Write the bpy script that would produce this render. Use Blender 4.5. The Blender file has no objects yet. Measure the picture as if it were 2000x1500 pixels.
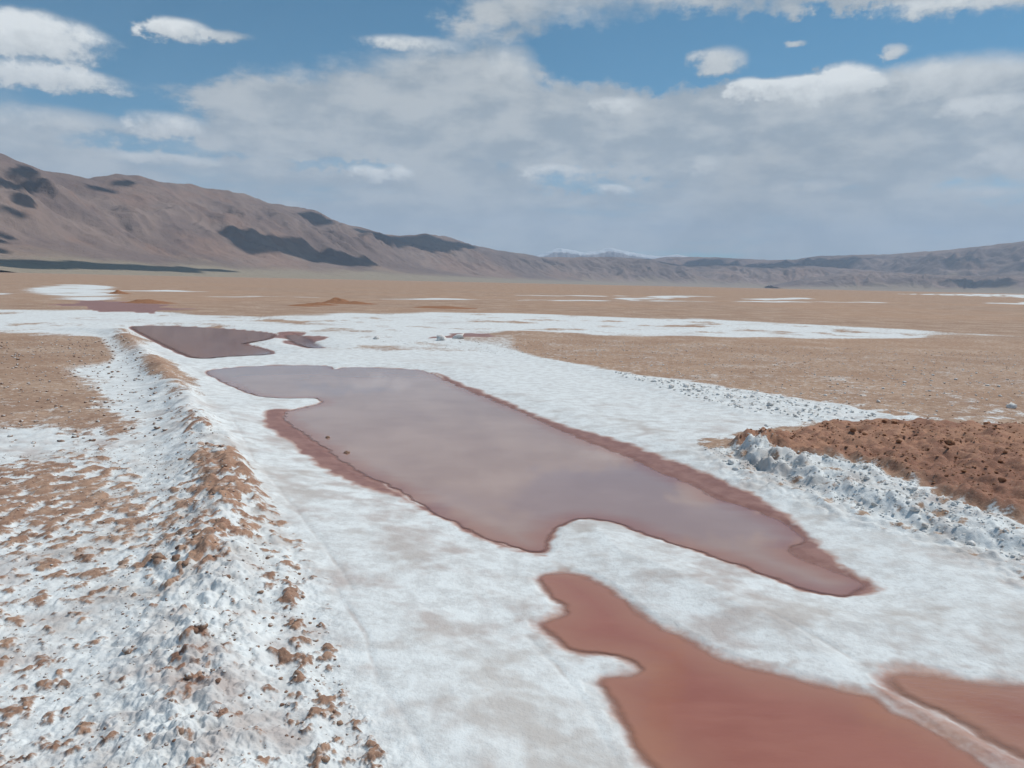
import bpy, math, random
from mathutils import Matrix, Vector
import numpy as np

SC = bpy.context.scene
COL = SC.collection
rad = math.radians

# ------------------------------------------------------------------ camera
F_PX, CX, CY = 1444.0, 1000.0, 750.0          # the photograph's frame: 2000 x 1500
CAM_H = 2.2
PITCH = math.atan(198.0 / F_PX)
ROLL = rad(1.22)
cam_d = bpy.data.cameras.new('camera')
cam_d.sensor_width = 36.0
cam_d.lens = 36.0 * F_PX / 2000.0
cam_d.clip_start = 0.05
cam_d.clip_end = 200000.0
cam = bpy.data.objects.new('camera', cam_d)
COL.objects.link(cam)
Fw = np.array([0, math.cos(PITCH), -math.sin(PITCH)])
R0 = np.array([1.0, 0, 0]); U0 = np.array([0, math.sin(PITCH), math.cos(PITCH)])
Rt = R0 * math.cos(ROLL) + U0 * math.sin(ROLL)
Up = U0 * math.cos(ROLL) - R0 * math.sin(ROLL)
cam.matrix_world = Matrix(((Rt[0], Up[0], -Fw[0], 0), (Rt[1], Up[1], -Fw[1], 0),
                           (Rt[2], Up[2], -Fw[2], CAM_H), (0, 0, 0, 1)))
SC.camera = cam


def ray(u, v):
    d = Fw * F_PX + Rt * (u - CX) - Up * (v - CY)
    return d / np.linalg.norm(d)


def gp(u, v, z=0.0):
    """where the sight line of a point in the photograph meets the level z"""
    d = ray(u, v)
    t = (z - CAM_H) / d[2]
    return (d[0] * t, d[1] * t)


def azel(u, v):
    d = ray(u, v)
    return math.degrees(math.atan2(d[0], d[1])), math.degrees(math.asin(d[2]))


# ------------------------------------------------------------------ light and exposure
SUN_AZ, SUN_EL, SUN_STRENGTH = 62.0, 54.0, 3.0
SKY_STRENGTH = 0.092
SUN_DIR = np.array([math.sin(rad(SUN_AZ)) * math.cos(rad(SUN_EL)),
                    math.cos(rad(SUN_AZ)) * math.cos(rad(SUN_EL)), math.sin(rad(SUN_EL))])
sun_d = bpy.data.lights.new('sun', 'SUN')
sun_d.energy = SUN_STRENGTH
sun_d.angle = rad(0.53)
sun_d.color = (1.0, 0.955, 0.89)
sun = bpy.data.objects.new('sun', sun_d)
COL.objects.link(sun)
sun.rotation_euler = Vector(SUN_DIR).to_track_quat('Z', 'Y').to_euler()
sun.location = (30, 20, 60)
SC.view_settings.view_transform = 'Standard'
SC.view_settings.look = 'None'
SC.view_settings.exposure = 0.14
SC.view_settings.gamma = 1.0
SC.view_settings.use_curve_mapping = False
SC.cycles.use_denoising = True
SC.cycles.max_bounces = 4
SC.cycles.diffuse_bounces = 2
SC.cycles.use_adaptive_sampling = True
SC.cycles.adaptive_threshold = 0.02
SC.cycles.volume_bounces = 2
SC.cycles.transparent_max_bounces = 12


# ------------------------------------------------------------------ node helper
class NT:
    def __init__(self, tree):
        self.t = tree

    def new(self, typ, **kw):
        n = self.t.nodes.new(typ)
        for k, v in kw.items():
            setattr(n, k, v)
        return n

    def put(self, sock, val):
        if isinstance(val, S):
            self.t.links.new(val.s, sock)
        elif isinstance(val, bpy.types.NodeSocket):
            self.t.links.new(val, sock)
        else:
            if hasattr(sock.default_value, '__len__') and not hasattr(val, '__len__'):
                val = [val] * len(sock.default_value)
            sock.default_value = val

    def math(self, op, *a, clamp=False):
        n = self.new('ShaderNodeMath', operation=op, use_clamp=clamp)
        for i, x in enumerate(a):
            self.put(n.inputs[i], x)
        return S(self, n.outputs[0])

    def sstep(self, x, a, b):
        n = self.new('ShaderNodeMapRange', interpolation_type='SMOOTHSTEP')
        for k, v in (('Value', x), ('From Min', a), ('From Max', b), ('To Min', 0.0), ('To Max', 1.0)):
            self.put(n.inputs[k], v)
        return S(self, n.outputs[0])

    def lstep(self, x, a, b, c=0.0, d=1.0):
        n = self.new('ShaderNodeMapRange')
        for k, v in (('Value', x), ('From Min', a), ('From Max', b), ('To Min', c), ('To Max', d)):
            self.put(n.inputs[k], v)
        return S(self, n.outputs[0])

    def noise(self, vec, scale, detail=3.0, rough=0.55, dist=0.0, dims='3D'):
        n = self.new('ShaderNodeTexNoise', noise_dimensions=dims)
        self.put(n.inputs['Vector'], vec)
        n.inputs['Scale'].default_value = scale
        n.inputs['Detail'].default_value = detail
        n.inputs['Roughness'].default_value = rough
        n.inputs['Distortion'].default_value = dist
        return S(self, n.outputs[0])

    def xyz(self, x, y, z=0.0):
        n = self.new('ShaderNodeCombineXYZ')
        for i, v in enumerate((x, y, z)):
            self.put(n.inputs[i], v)
        return S(self, n.outputs[0])

    def split(self, v):
        n = self.new('ShaderNodeSeparateXYZ')
        self.put(n.inputs[0], v)
        return [S(self, o) for o in n.outputs]

    def mix(self, f, a, b):
        n = self.new('ShaderNodeMix', data_type='RGBA')
        self.put(n.inputs[0], f)
        for i, c in ((6, a), (7, b)):
            if isinstance(c, tuple) and len(c) == 3:
                c = c + (1.0,)
            self.put(n.inputs[i], c)
        return S(self, n.outputs[2])


class S:
    def __init__(self, nt, s):
        self.nt, self.s = nt, s
    def __add__(self, o): return self.nt.math('ADD', self, o)
    __radd__ = __add__
    def __sub__(self, o): return self.nt.math('SUBTRACT', self, o)
    def __rsub__(self, o): return self.nt.math('SUBTRACT', o, self)
    def __mul__(self, o): return self.nt.math('MULTIPLY', self, o)
    __rmul__ = __mul__
    def __truediv__(self, o): return self.nt.math('DIVIDE', self, o)
    def mx(self, o): return self.nt.math('MAXIMUM', self, o)
    def mn(self, o): return self.nt.math('MINIMUM', self, o)
    def clamp(self): return self.nt.math('ADD', self, 0.0, clamp=True)


# ------------------------------------------------------------------ sky
world = bpy.data.worlds.new('World')
SC.world = world
world.use_nodes = True
W = NT(world.node_tree)
world.node_tree.nodes.clear()
sky = W.new('ShaderNodeTexSky', sky_type='NISHITA')
sky.sun_disc = False
sky.sun_elevation = rad(SUN_EL)
sky.sun_rotation = rad(SUN_AZ)
sky.altitude = 3600.0
sky.air_density = 1.0
sky.dust_density = 0.4
sky.ozone_density = 0.4
bg_sky = W.new('ShaderNodeBackground')
tint = W.new('ShaderNodeMix', data_type='RGBA', blend_type='MULTIPLY')     # the camera's colour balance: its blues lean to cyan
tint.inputs[0].default_value = 1.0
W.put(tint.inputs[6], sky.outputs[0])
tint.inputs[7].default_value = (0.36, 0.90, 0.94, 1)
W.put(bg_sky.inputs[0], tint.outputs[2])
bg_sky.inputs[1].default_value = SKY_STRENGTH

tc = W.new('ShaderNodeTexCoord')
dx, dy, dz = W.split(tc.outputs['Generated'])
el = W.math('ARCSINE', dz) * 57.29578
az = W.math('ARCTAN2', dx, dy) * 57.29578
dzp = dz.mx(0.0) + 0.10
plane = W.xyz(dx / dzp, dy / dzp, 0.0)          # the flat cloud deck, foreshortened towards the horizon
dirv = W.xyz(az, el * 1.5, 0.0)
deck = W.noise(plane, 0.95, 6.0, 0.60, 0.0, '2D')
puffn = W.noise(dirv, 0.55, 6.0, 0.62, 0.0, '2D')
tex = W.noise(W.xyz(az + 40.0, el * 2.4, 0.0), 0.22, 5.0, 0.60, 0.0, '2D')
waz = az + (tex - 0.5) * 9.0 + (puffn - 0.5) * 4.0
wel = el + (puffn - 0.5) * 2.8 + (deck - 0.5) * 2.6
wvec = W.xyz(waz, wel, 0.0)
paz = az + (tex - 0.5) * 2.2 + (puffn - 0.5) * 1.7
pvec = W.xyz(paz, el + (puffn - 0.5) * 0.9, 0.0)
KDEG = math.degrees(1.0 / F_PX)


def local(vec, u, v, su, sv):
    """position relative to a patch of sky, in units of its size; place and size given as in the photograph"""
    a, e = azel(u, v)
    n = W.new('ShaderNodeMapping', vector_type='TEXTURE')
    W.put(n.inputs['Vector'], vec)
    n.inputs['Location'].default_value = (a, e, 0)
    n.inputs['Scale'].default_value = (su * KDEG, sv * KDEG, 1)
    d = W.new('ShaderNodeVectorMath', operation='DOT_PRODUCT')
    W.put(d.inputs[0], n.outputs[0]); W.put(d.inputs[1], n.outputs[0])
    return n.outputs[0], d.outputs['Value']


def patch(u, v, su, sv, w, acc):
    _, q = local(wvec, u, v, su * 1.7, sv * 1.7)
    n = W.new('ShaderNodeMapRange', interpolation_type='SMOOTHSTEP')
    W.put(n.inputs['Value'], q)
    for k, x in (('From Min', 1.0), ('From Max', 0.0), ('To Min', 0.0), ('To Max', w)):
        n.inputs[k].default_value = x
    return acc + S(W, n.outputs[0])


cov = W.sstep(el, 20.0, 5.0) * 0.55 + 0.36 + (deck - 0.5) * 1.15
for g in ((230, 25, 420, 75, -0.66), (265, 140, 110, 60, -0.45), (1190, 115, 170, 70, -0.50), (1480, 100, 200, 45, -0.42),
          (1800, 85, 280, 48, -0.64), (60, 195, 200, 26, -0.45), (720, 20, 160, 40, -0.30),
          (1160, 355, 90, 20, -0.42), (1990, 345, 70, 28, -0.42), (700, 318, 110, 12, -0.34), (330, 285, 110, 14, -0.30),
          (900, 172, 70, 20, -0.22), (500, 60, 120, 40, -0.30), (1500, 320, 120, 14, -0.2),
          (720, 160, 330, 75, 0.50), (1350, 18, 330, 36, 0.60), (1560, 250, 520, 75, 0.45), (560, 230, 520, 40, 0.30),
          (1850, 190, 300, 50, 0.40), (1000, 240, 300, 60, 0.28), (1830, 10, 200, 22, 0.40)):
    cov = patch(*g, cov)
deck_a = W.sstep(cov, 0.28, 0.88) * 0.95
deck_col = W.mix(W.sstep(tex + (deck - 0.5) * 0.5, 0.30, 0.70), (0.330, 0.378, 0.412), (0.515, 0.540, 0.542))
deck_col = W.mix(W.sstep(el, 12.0, 1.0) * 0.40, deck_col, (0.560, 0.580, 0.570))

puff_a, puff_c = 0.0, 0.0
edge_n = (puffn - 0.5) * 1.6
lift_n = (puffn - 0.5) * 1.5


def puff(u, v, su, sv, bright, soft=0.55):
    """a cumulus: billowing top lit by the sun, duller base"""
    global puff_a, puff_c
    p, q = local(pvec, u, v, su * 1.08, sv * 1.08)
    te = W.split(p)[1]
    m = S(W, q) - edge_n
    al = W.sstep(m, 1.0, 1.0 - 1.3 * soft)
    n = W.new('ShaderNodeMapRange')
    for k, x in (('Value', te + lift_n), ('From Min', -1.1), ('From Max', 0.7), ('To Min', 0.0), ('To Max', bright)):
        W.put(n.inputs[k], x)
    puff_c = al * S(W, n.outputs[0]) + puff_c
    puff_a = al + puff_a


for p_ in ((65, 72, 118, 42, 1.15, 0.55), (90, 150, 125, 24, 1.0, 0.6), (350, 60, 58, 22, 1.1, 0.6), (435, 70, 50, 10, 0.4, 0.95),
           (1405, 118, 64, 26, 0.50, 0.75), (800, 84, 100, 15, 0.85, 0.9), (1000, 135, 60, 48, 0.42, 0.9),
           (1640, 163, 75, 36, 1.25, 0.55), (1545, 172, 60, 22, 1.25, 0.55), (1460, 172, 55, 20, 1.25, 0.55), (1205, 205, 60, 17, 0.75, 0.85),
           (1860, 152, 150, 40, 0.55, 0.85), (1750, 100, 26, 14, 0.5, 0.9), (1930, 205, 80, 18, 0.7, 0.85), (1830, 12, 110, 18, 0.7, 0.85), (1550, 86, 24, 6, 0.4, 0.9),
           (320, 245, 75, 26, 0.85, 0.85), (720, 338, 38, 17, 1.0, 0.75), (780, 338, 38, 18, 1.0, 0.75), (1090, 338, 70, 19, 0.9, 0.8),
           (1195, 370, 48, 13, 0.95, 0.8), (1375, 322, 40, 18, 0.5, 0.9), (330, 310, 110, 12, 0.55, 0.9), (110, 235, 120, 26, 0.4, 0.95),
           (1930, 376, 60, 12, 0.55, 0.9), (1590, 365, 70, 14, 0.35, 0.95), (1960, 310, 50, 26, 0.5, 0.9)):
    puff(*p_)
puff_col = W.mix((puff_c / puff_a.mx(0.05)).clamp(), (0.45, 0.485, 0.50), (0.82, 0.85, 0.845))
puff_a = puff_a.clamp()
cl_col = W.mix(puff_a * 0.92, deck_col, puff_col)
cl_a = (deck_a + puff_a - deck_a * puff_a).clamp()
bg_cl = W.new('ShaderNodeBackground')
W.put(bg_cl.inputs[0], cl_col)
bg_cl.inputs[1].default_value = 1.0
mixs = W.new('ShaderNodeMixShader')
W.put(mixs.inputs[0], cl_a)
W.t.links.new(bg_sky.outputs[0], mixs.inputs[1])
W.t.links.new(bg_cl.outputs[0], mixs.inputs[2])
wo = W.new('ShaderNodeOutputWorld')
W.t.links.new(mixs.outputs[0], wo.inputs[0])
world.cycles.sampling_method = 'MANUAL'
world.cycles.sample_map_resolution = 512

# ------------------------------------------------------------------ numpy noise
_rng = np.random.RandomState(7)
PERM = np.tile(_rng.permutation(256), 2).astype(np.int32)
GANG = _rng.rand(256) * 2 * math.pi
GX, GY = np.cos(GANG).astype(np.float32), np.sin(GANG).astype(np.float32)


def perlin(x, y, seed=0):
    x = np.asarray(x, np.float64) + seed * 17.31; y = np.asarray(y, np.float64) + seed * 9.77
    xf = np.floor(x); yf = np.floor(y)
    xi = xf.astype(np.int64) & 255; yi = yf.astype(np.int64) & 255
    fx = (x - xf).astype(np.float32); fy = (y - yf).astype(np.float32)
    u = fx * fx * fx * (fx * (fx * 6 - 15) + 10); v = fy * fy * fy * (fy * (fy * 6 - 15) + 10)

    def g(i, j, ax, ay):
        h = PERM[(PERM[(xi + i) & 255] + yi + j) & 255]
        return GX[h] * ax + GY[h] * ay
    a = g(0, 0, fx, fy); b = g(1, 0, fx - 1, fy); c = g(0, 1, fx, fy - 1); d = g(1, 1, fx - 1, fy - 1)
    return ((a + u * (b - a)) * (1 - v) + (c + u * (d - c)) * v) * 1.5


def fbm(x, y, freq, octs, seed, spacing=None, gain=0.5, lac=2.03, ridged=False):
    """octaves finer than the mesh at that place are left out"""
    tot = np.zeros(np.shape(x), np.float32); amp = 1.0; norm = 0.0
    for o in range(octs):
        n = perlin(x * freq, y * freq, seed + o * 3)
        if ridged:
            n = 1.0 - 2.0 * np.abs(n)
        if spacing is not None:
            n = n * np.clip((1.0 / freq) / spacing / 1.5 - 1.0, 0, 1).astype(np.float32)
        tot += n * amp; norm += amp; amp *= gain; freq *= lac
    return tot / norm


def sst(x, a, b):
    t = np.clip((x - a) / (b - a), 0, 1)
    return t * t * (3 - 2 * t)


BIG = 1e3


def sdf_poly(X, Y, P, margin=3.0):
    """signed distance to a closed outline, negative inside; BIG far away"""
    P = np.asarray(P, np.float64)
    out = np.full(X.shape, BIG, np.float32)
    sel = np.where((X > P[:, 0].min() - margin) & (X < P[:, 0].max() + margin) & (Y > P[:, 1].min() - margin) & (Y < P[:, 1].max() + margin))[0]
    if not len(sel):
        return out
    x = X[sel]; y = Y[sel]
    d2 = np.full(x.shape, 1e12); ins = np.zeros(x.shape, bool)
    n = len(P)
    for i in range(n):
        ax, ay = P[i]; bx, by = P[(i + 1) % n]
        ex, ey = bx - ax, by - ay
        L = ex * ex + ey * ey + 1e-12
        t = np.clip(((x - ax) * ex + (y - ay) * ey) / L, 0, 1)
        d2 = np.minimum(d2, (x - ax - t * ex) ** 2 + (y - ay - t * ey) ** 2)
        if ay != by:
            ins ^= ((ay > y) != (by > y)) & (x < ex * (y - ay) / (by - ay) + ax)
    out[sel] = np.where(ins, -1, 1) * np.sqrt(d2)
    return out


def dist_line(X, Y, P, margin=3.0):
    """distance to an open polyline, the side (+ right of its direction), the share of the way along"""
    P = np.asarray(P, np.float64)
    out = np.full(X.shape, BIG, np.float32); side = np.ones(X.shape, np.float32); along = np.zeros(X.shape, np.float32)
    sel = np.where((X > P[:, 0].min() - margin) & (X < P[:, 0].max() + margin) & (Y > P[:, 1].min() - margin) & (Y < P[:, 1].max() + margin))[0]
    if not len(sel):
        return out, side, along
    x = X[sel]; y = Y[sel]
    d2 = np.full(x.shape, 1e12); sd = np.ones(x.shape); al = np.zeros(x.shape)
    for i in range(len(P) - 1):
        ax, ay = P[i]; bx, by = P[i + 1]
        ex, ey = bx - ax, by - ay
        t = np.clip(((x - ax) * ex + (y - ay) * ey) / (ex * ex + ey * ey), 0, 1)
        q = (x - ax - t * ex) ** 2 + (y - ay - t * ey) ** 2
        m = q < d2
        d2 = np.where(m, q, d2)
        sd = np.where(m, np.sign(ex * (ay - y) + ey * (x - ax)), sd)
        al = np.where(m, (i + t) / (len(P) - 1), al)
    out[sel] = np.sqrt(d2); side[sel] = sd; along[sel] = al
    return out, side, along


def smooth(P, n=2):
    P = np.asarray(P, np.float64)
    for _ in range(n):
        Q = np.roll(P, -1, 0)
        P = np.stack([P * 0.75 + Q * 0.25, P * 0.25 + Q * 0.75], 1).reshape(-1, 2)
    return P


def G(pts, z=0.0):
    return np.array([gp(u, v, z) for u, v in pts])


# ------------------------------------------------------------------ layout of the ground
ZW = -0.10
POOL_A = [(395, 726), (420, 720), (500, 714), (600, 713), (645, 714), (655, 723), (670, 716), (740, 718), (825, 722), (850, 733), (900, 755), (960, 780),
          (1040, 812), (1090, 836), (1140, 858), (1200, 880), (1260, 905), (1300, 924), (1350, 944), (1400, 972), (1450, 988), (1500, 1006), (1550, 1028),
          (1580, 1050), (1575, 1062), (1542, 1070), (1555, 1084), (1600, 1101), (1650, 1118), (1690, 1137), (1704, 1150), (1690, 1164), (1640, 1169),
          (1580, 1160), (1500, 1132), (1420, 1098), (1330, 1070), (1250, 1040), (1200, 1020), (1150, 1013), (1110, 1020), (1085, 1035), (1078, 1060),
          (1080, 1078), (1050, 1082), (1000, 1070), (930, 1046), (870, 1018), (820, 986), (770, 956), (710, 930), (660, 900), (612, 862), (572, 836),
          (545, 818), (556, 804), (590, 795), (630, 788), (622, 777), (560, 779), (500, 775), (460, 760), (420, 740)]
POOL_B = [(245, 637), (300, 635), (380, 638), (450, 642), (520, 648), (548, 654), (530, 663), (500, 668), (480, 672), (520, 680), (545, 690),
          (520, 694), (440, 697), (400, 702), (370, 700), (340, 688), (300, 668), (262, 648)]
POOL_C = [(1040, 1122), (1080, 1117), (1130, 1120), (1180, 1138), (1230, 1175), (1290, 1215), (1340, 1245), (1400, 1275), (1480, 1300), (1560, 1320),
          (1640, 1340), (1700, 1352), (1750, 1385), (1800, 1410), (1850, 1440), (1900, 1470), (1960, 1500), (2060, 1545), (2100, 1640), (1980, 1720), (1500, 1720), (1330, 1600), (1275, 1500),
          (1235, 1455), (1205, 1415), (1175, 1375), (1155, 1342), (1160, 1325), (1205, 1318), (1228, 1305), (1200, 1284), (1140, 1275), (1100, 1265),
          (1060, 1238), (1035, 1216), (1060, 1208), (1090, 1200), (1080, 1178), (1055, 1150)]
POOL_D = [(1705, 1306), (1760, 1302), (1830, 1313), (1900, 1322), (2000, 1327), (2150, 1335), (2280, 1400), (2250, 1500), (2100, 1520), (2000, 1488), (1930, 1455),
          (1880, 1420), (1820, 1392), (1760, 1364), (1718, 1340)]
POOL_E = [(545, 655), (580, 652), (610, 660), (625, 672), (645, 681), (600, 680), (570, 672)]
PL = {k: smooth(G(v, ZW)) for k, v in dict(A=POOL_A, B=POOL_B, C=POOL_C, D=POOL_D, E=POOL_E).items()}
# wet red mud beside the main pool
MUD = smooth(G([(820, 718), (900, 746), (1000, 787), (1100, 830), (1200, 856), (1300, 893), (1400, 930), (1500, 982), (1570, 1020), (1605, 1050), (1620, 1085), (1720, 1135),
                (1735, 1152), (1700, 1168), (1640, 1160), (1500, 1050), (1300, 935), (1100, 850), (900, 765)], ZW + 0.02))
MUD2 = smooth(G([(500, 812), (530, 798), (600, 800), (640, 870), (760, 940), (880, 1010), (980, 1060), (1085, 1084), (1040, 1088), (980, 1070), (880, 1030), (800, 985),
                 (720, 962), (640, 930), (570, 880), (520, 838)], ZW + 0.01))
MUD3 = G([(540, 650), (580, 651), (615, 660), (645, 679), (600, 681), (560, 668)], ZW)
MUD4 = G([(125, 592), (200, 586), (300, 592), (350, 604), (300, 612), (180, 610)], 0)
MUD5 = G([(830, 660), (900, 650), (960, 652), (980, 660), (900, 662)], 0)
MUDS = (MUD, MUD2, MUD3, MUD4, MUD5)
DIVIDER = G([(1700, 1340), (1760, 1360), (1880, 1420), (2000, 1486), (2100, 1530), (1960, 1510), (1850, 1447), (1750, 1390)], ZW)
BED = G([(262, 650), (330, 690), (390, 745), (430, 800), (455, 860), (490, 920), (540, 985), (600, 1060), (640, 1130), (672, 1230), (690, 1330), (740, 1420), (800, 1500), (880, 1700),
         (2400, 1700), (2400, 1180), (2000, 1080), (1850, 1035), (1700, 990), (1600, 962), (1550, 945), (1450, 920), (1380, 885), (1345, 862),
         (1450, 846), (1500, 838), (1600, 824), (1640, 812), (1500, 790), (1350, 762), (1230, 738), (1100, 706), (1000, 691), (900, 670), (850, 658),
         (1000, 648), (1300, 656), (1600, 661), (1800, 660), (1910, 653), (1600, 637), (1400, 627), (1100, 617), (850, 613), (600, 616), (480, 623), (330, 612), (200, 608), (0, 608),
         (-400, 604), (-400, 640), (0, 650), (140, 652), (215, 660), (250, 640)], -0.03)
ROUGH = G([(1340, 858), (1430, 866), (1500, 868), (1600, 890), (1700, 903), (1800, 945), (1900, 985), (2000, 1020), (2400, 1150), (2400, 1260), (2000, 1110), (1850, 1045),
           (1700, 1000), (1550, 950), (1440, 918)], 0.1)
ROUGH2 = G([(1180, 722), (1350, 745), (1500, 768), (1650, 792), (1740, 812), (1830, 818), (1700, 822), (1600, 822), (1450, 798), (1300, 765)], 0.03)
MOUND = G([(1440, 854), (1530, 836), (1620, 820), (1720, 816), (1850, 822), (2000, 826), (2400, 850), (2400, 1130), (2000, 1003), (1900, 970), (1800, 928), (1720, 900),
           (1640, 884), (1540, 872), (1470, 866)], 0.14)
FARPATCH = G([(25, 568), (60, 558), (150, 555), (225, 559), (232, 574), (240, 585), (150, 588), (90, 582), (70, 576)], 0)
STREAKS = [G(p, 0) for p in (
    [(1180, 582), (1300, 577), (1420, 579), (1300, 585), (1230, 587)], [(1430, 584), (1560, 581), (1620, 584), (1500, 587)],
    [(1740, 574), (1900, 574), (2300, 580), (2300, 586), (2000, 582), (1850, 577)], [(1870, 592), (2000, 590), (2300, 596), (2000, 595)],
    [(1000, 585), (1200, 586), (1760, 590), (1760, 592), (1200, 589), (1000, 588)], [(360, 579), (500, 578), (640, 581), (640, 583), (500, 581)],
    [(700, 584), (850, 582), (1000, 585), (1000, 587), (850, 586)], [(1000, 576), (1250, 578), (1250, 579.5), (1000, 578)], [(230, 568), (330, 566), (420, 570), (330, 571)],
    [(-300, 575), (20, 572), (30, 576), (-300, 580)])]
BERM = G([(232, 640), (290, 690), (350, 752), (405, 840), (436, 915), (432, 1000), (416, 1100), (402, 1250), (396, 1400), (392, 1650)], 0.2)
BERM_W = G([(150, 636), (200, 640), (240, 646)], 0.15)
LIP = G([(440, 850), (500, 990), (545, 1090), (570, 1200), (585, 1300), (600, 1400), (640, 1500), (700, 1650)], 0.0)
TRACKS = [G(p) for p in ([(640, 1130), (700, 1215), (730, 1300), (755, 1360), (800, 1420), (840, 1500), (900, 1650)], [(1030, 1218), (1090, 1275), (1130, 1320), (1170, 1395), (1240, 1480), (1300, 1600)],
                       [(445, 800), (500, 905), (580, 1000), (660, 1100), (690, 1150)], [(1500, 1180), (1620, 1240), (1720, 1290)])]
SCARP = G([(1325, 856), (1370, 866), (1425, 868), (1450, 895), (1500, 920), (1560, 938), (1700, 985), (1850, 1042), (2000, 1072), (2400, 1190)], 0.04)

# how much of the surface the salt covers, given at points on the ground
SPTS = [(-200, 680, .1), (0, 680, .10), (100, 680, .12), (200, 690, .14), (60, 740, .10), (150, 770, .14), (215, 722, .80), (255, 760, .95), (295, 795, .85), (335, 735, .2), (355, 780, .3), (150, 700, .1),
        (60, 800, .28), (150, 820, .2), (270, 830, .2), (60, 868, .95), (135, 862, .7), (200, 880, .6), (320, 890, .95), (260, 870, .7), (380, 850, .45), (80, 920, .35), (150, 955, .28), (40, 1000, .33),
        (200, 930, .45), (250, 1010, .42), (330, 950, .75), (432, 930, .02), (445, 975, .15), (390, 1040, .6), (100, 1060, .58), (250, 1070, .58), (60, 1120, .66),
        (180, 1130, .6), (300, 1130, .66), (412, 1095, .15), (480, 1110, .85), (100, 1200, .70), (250, 1220, .85), (350, 1190, .88), (395, 1300, .62), (200, 1300, .85), (40, 1300, .55),
        (100, 1370, .70), (250, 1400, .82), (50, 1430, .6), (420, 1430, .7), (500, 1400, .95), (520, 1240, .93), (560, 1130, .72), (610, 1200, .8), (580, 1310, .62), (600, 1410, .60),
        (660, 1480, .66), (560, 1020, .62), (500, 950, .7), (620, 1090, .6), (340, 690, .95), (400, 790, .95), (440, 860, .85), (-200, 900, .4), (-200, 1100, .55), (-200, 1400, .65), (300, 1650, .7), (0, 1650, .7),
        (600, 1650, .65), (320, 700, .5), (300, 720, .15)]
PSALT = np.array([(math.atan2(*gp(u, v)), math.log(math.hypot(*gp(u, v)))) for u, v, s in SPTS]); VSALT = np.array([s for _, _, s in SPTS])


def left_salt(X, Y):
    a = np.arctan2(X, Y); l = np.log(np.hypot(X, Y) + 1e-6)
    num = np.zeros(X.shape); den = np.full(X.shape, 1e-9)
    for (pa, pl), s in zip(PSALT, VSALT):
        q = ((a - pa) / 0.040) ** 2 + ((l - pl) / 0.085) ** 2
        w = 1.0 / (1.0 + q) ** 2.5
        num += w * s; den += w
    return (num / den).astype(np.float32)


def shore_jitter(X, Y, sp):
    """the ragged detail of the waterlines, the same for bed and water"""
    k = np.clip(np.hypot(X, Y) / 9.0, 0.6, 2.0)
    return ((fbm(X, Y, 1.6, 4, 11, sp) * 0.078 + fbm(X, Y, 5.5, 3, 511, sp, 0.6) * 0.060 * k),
            (fbm(X, Y, 1.6, 4, 31, sp) * 0.078 + fbm(X, Y, 5.5, 3, 541, sp, 0.6) * 0.060 * k))


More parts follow.
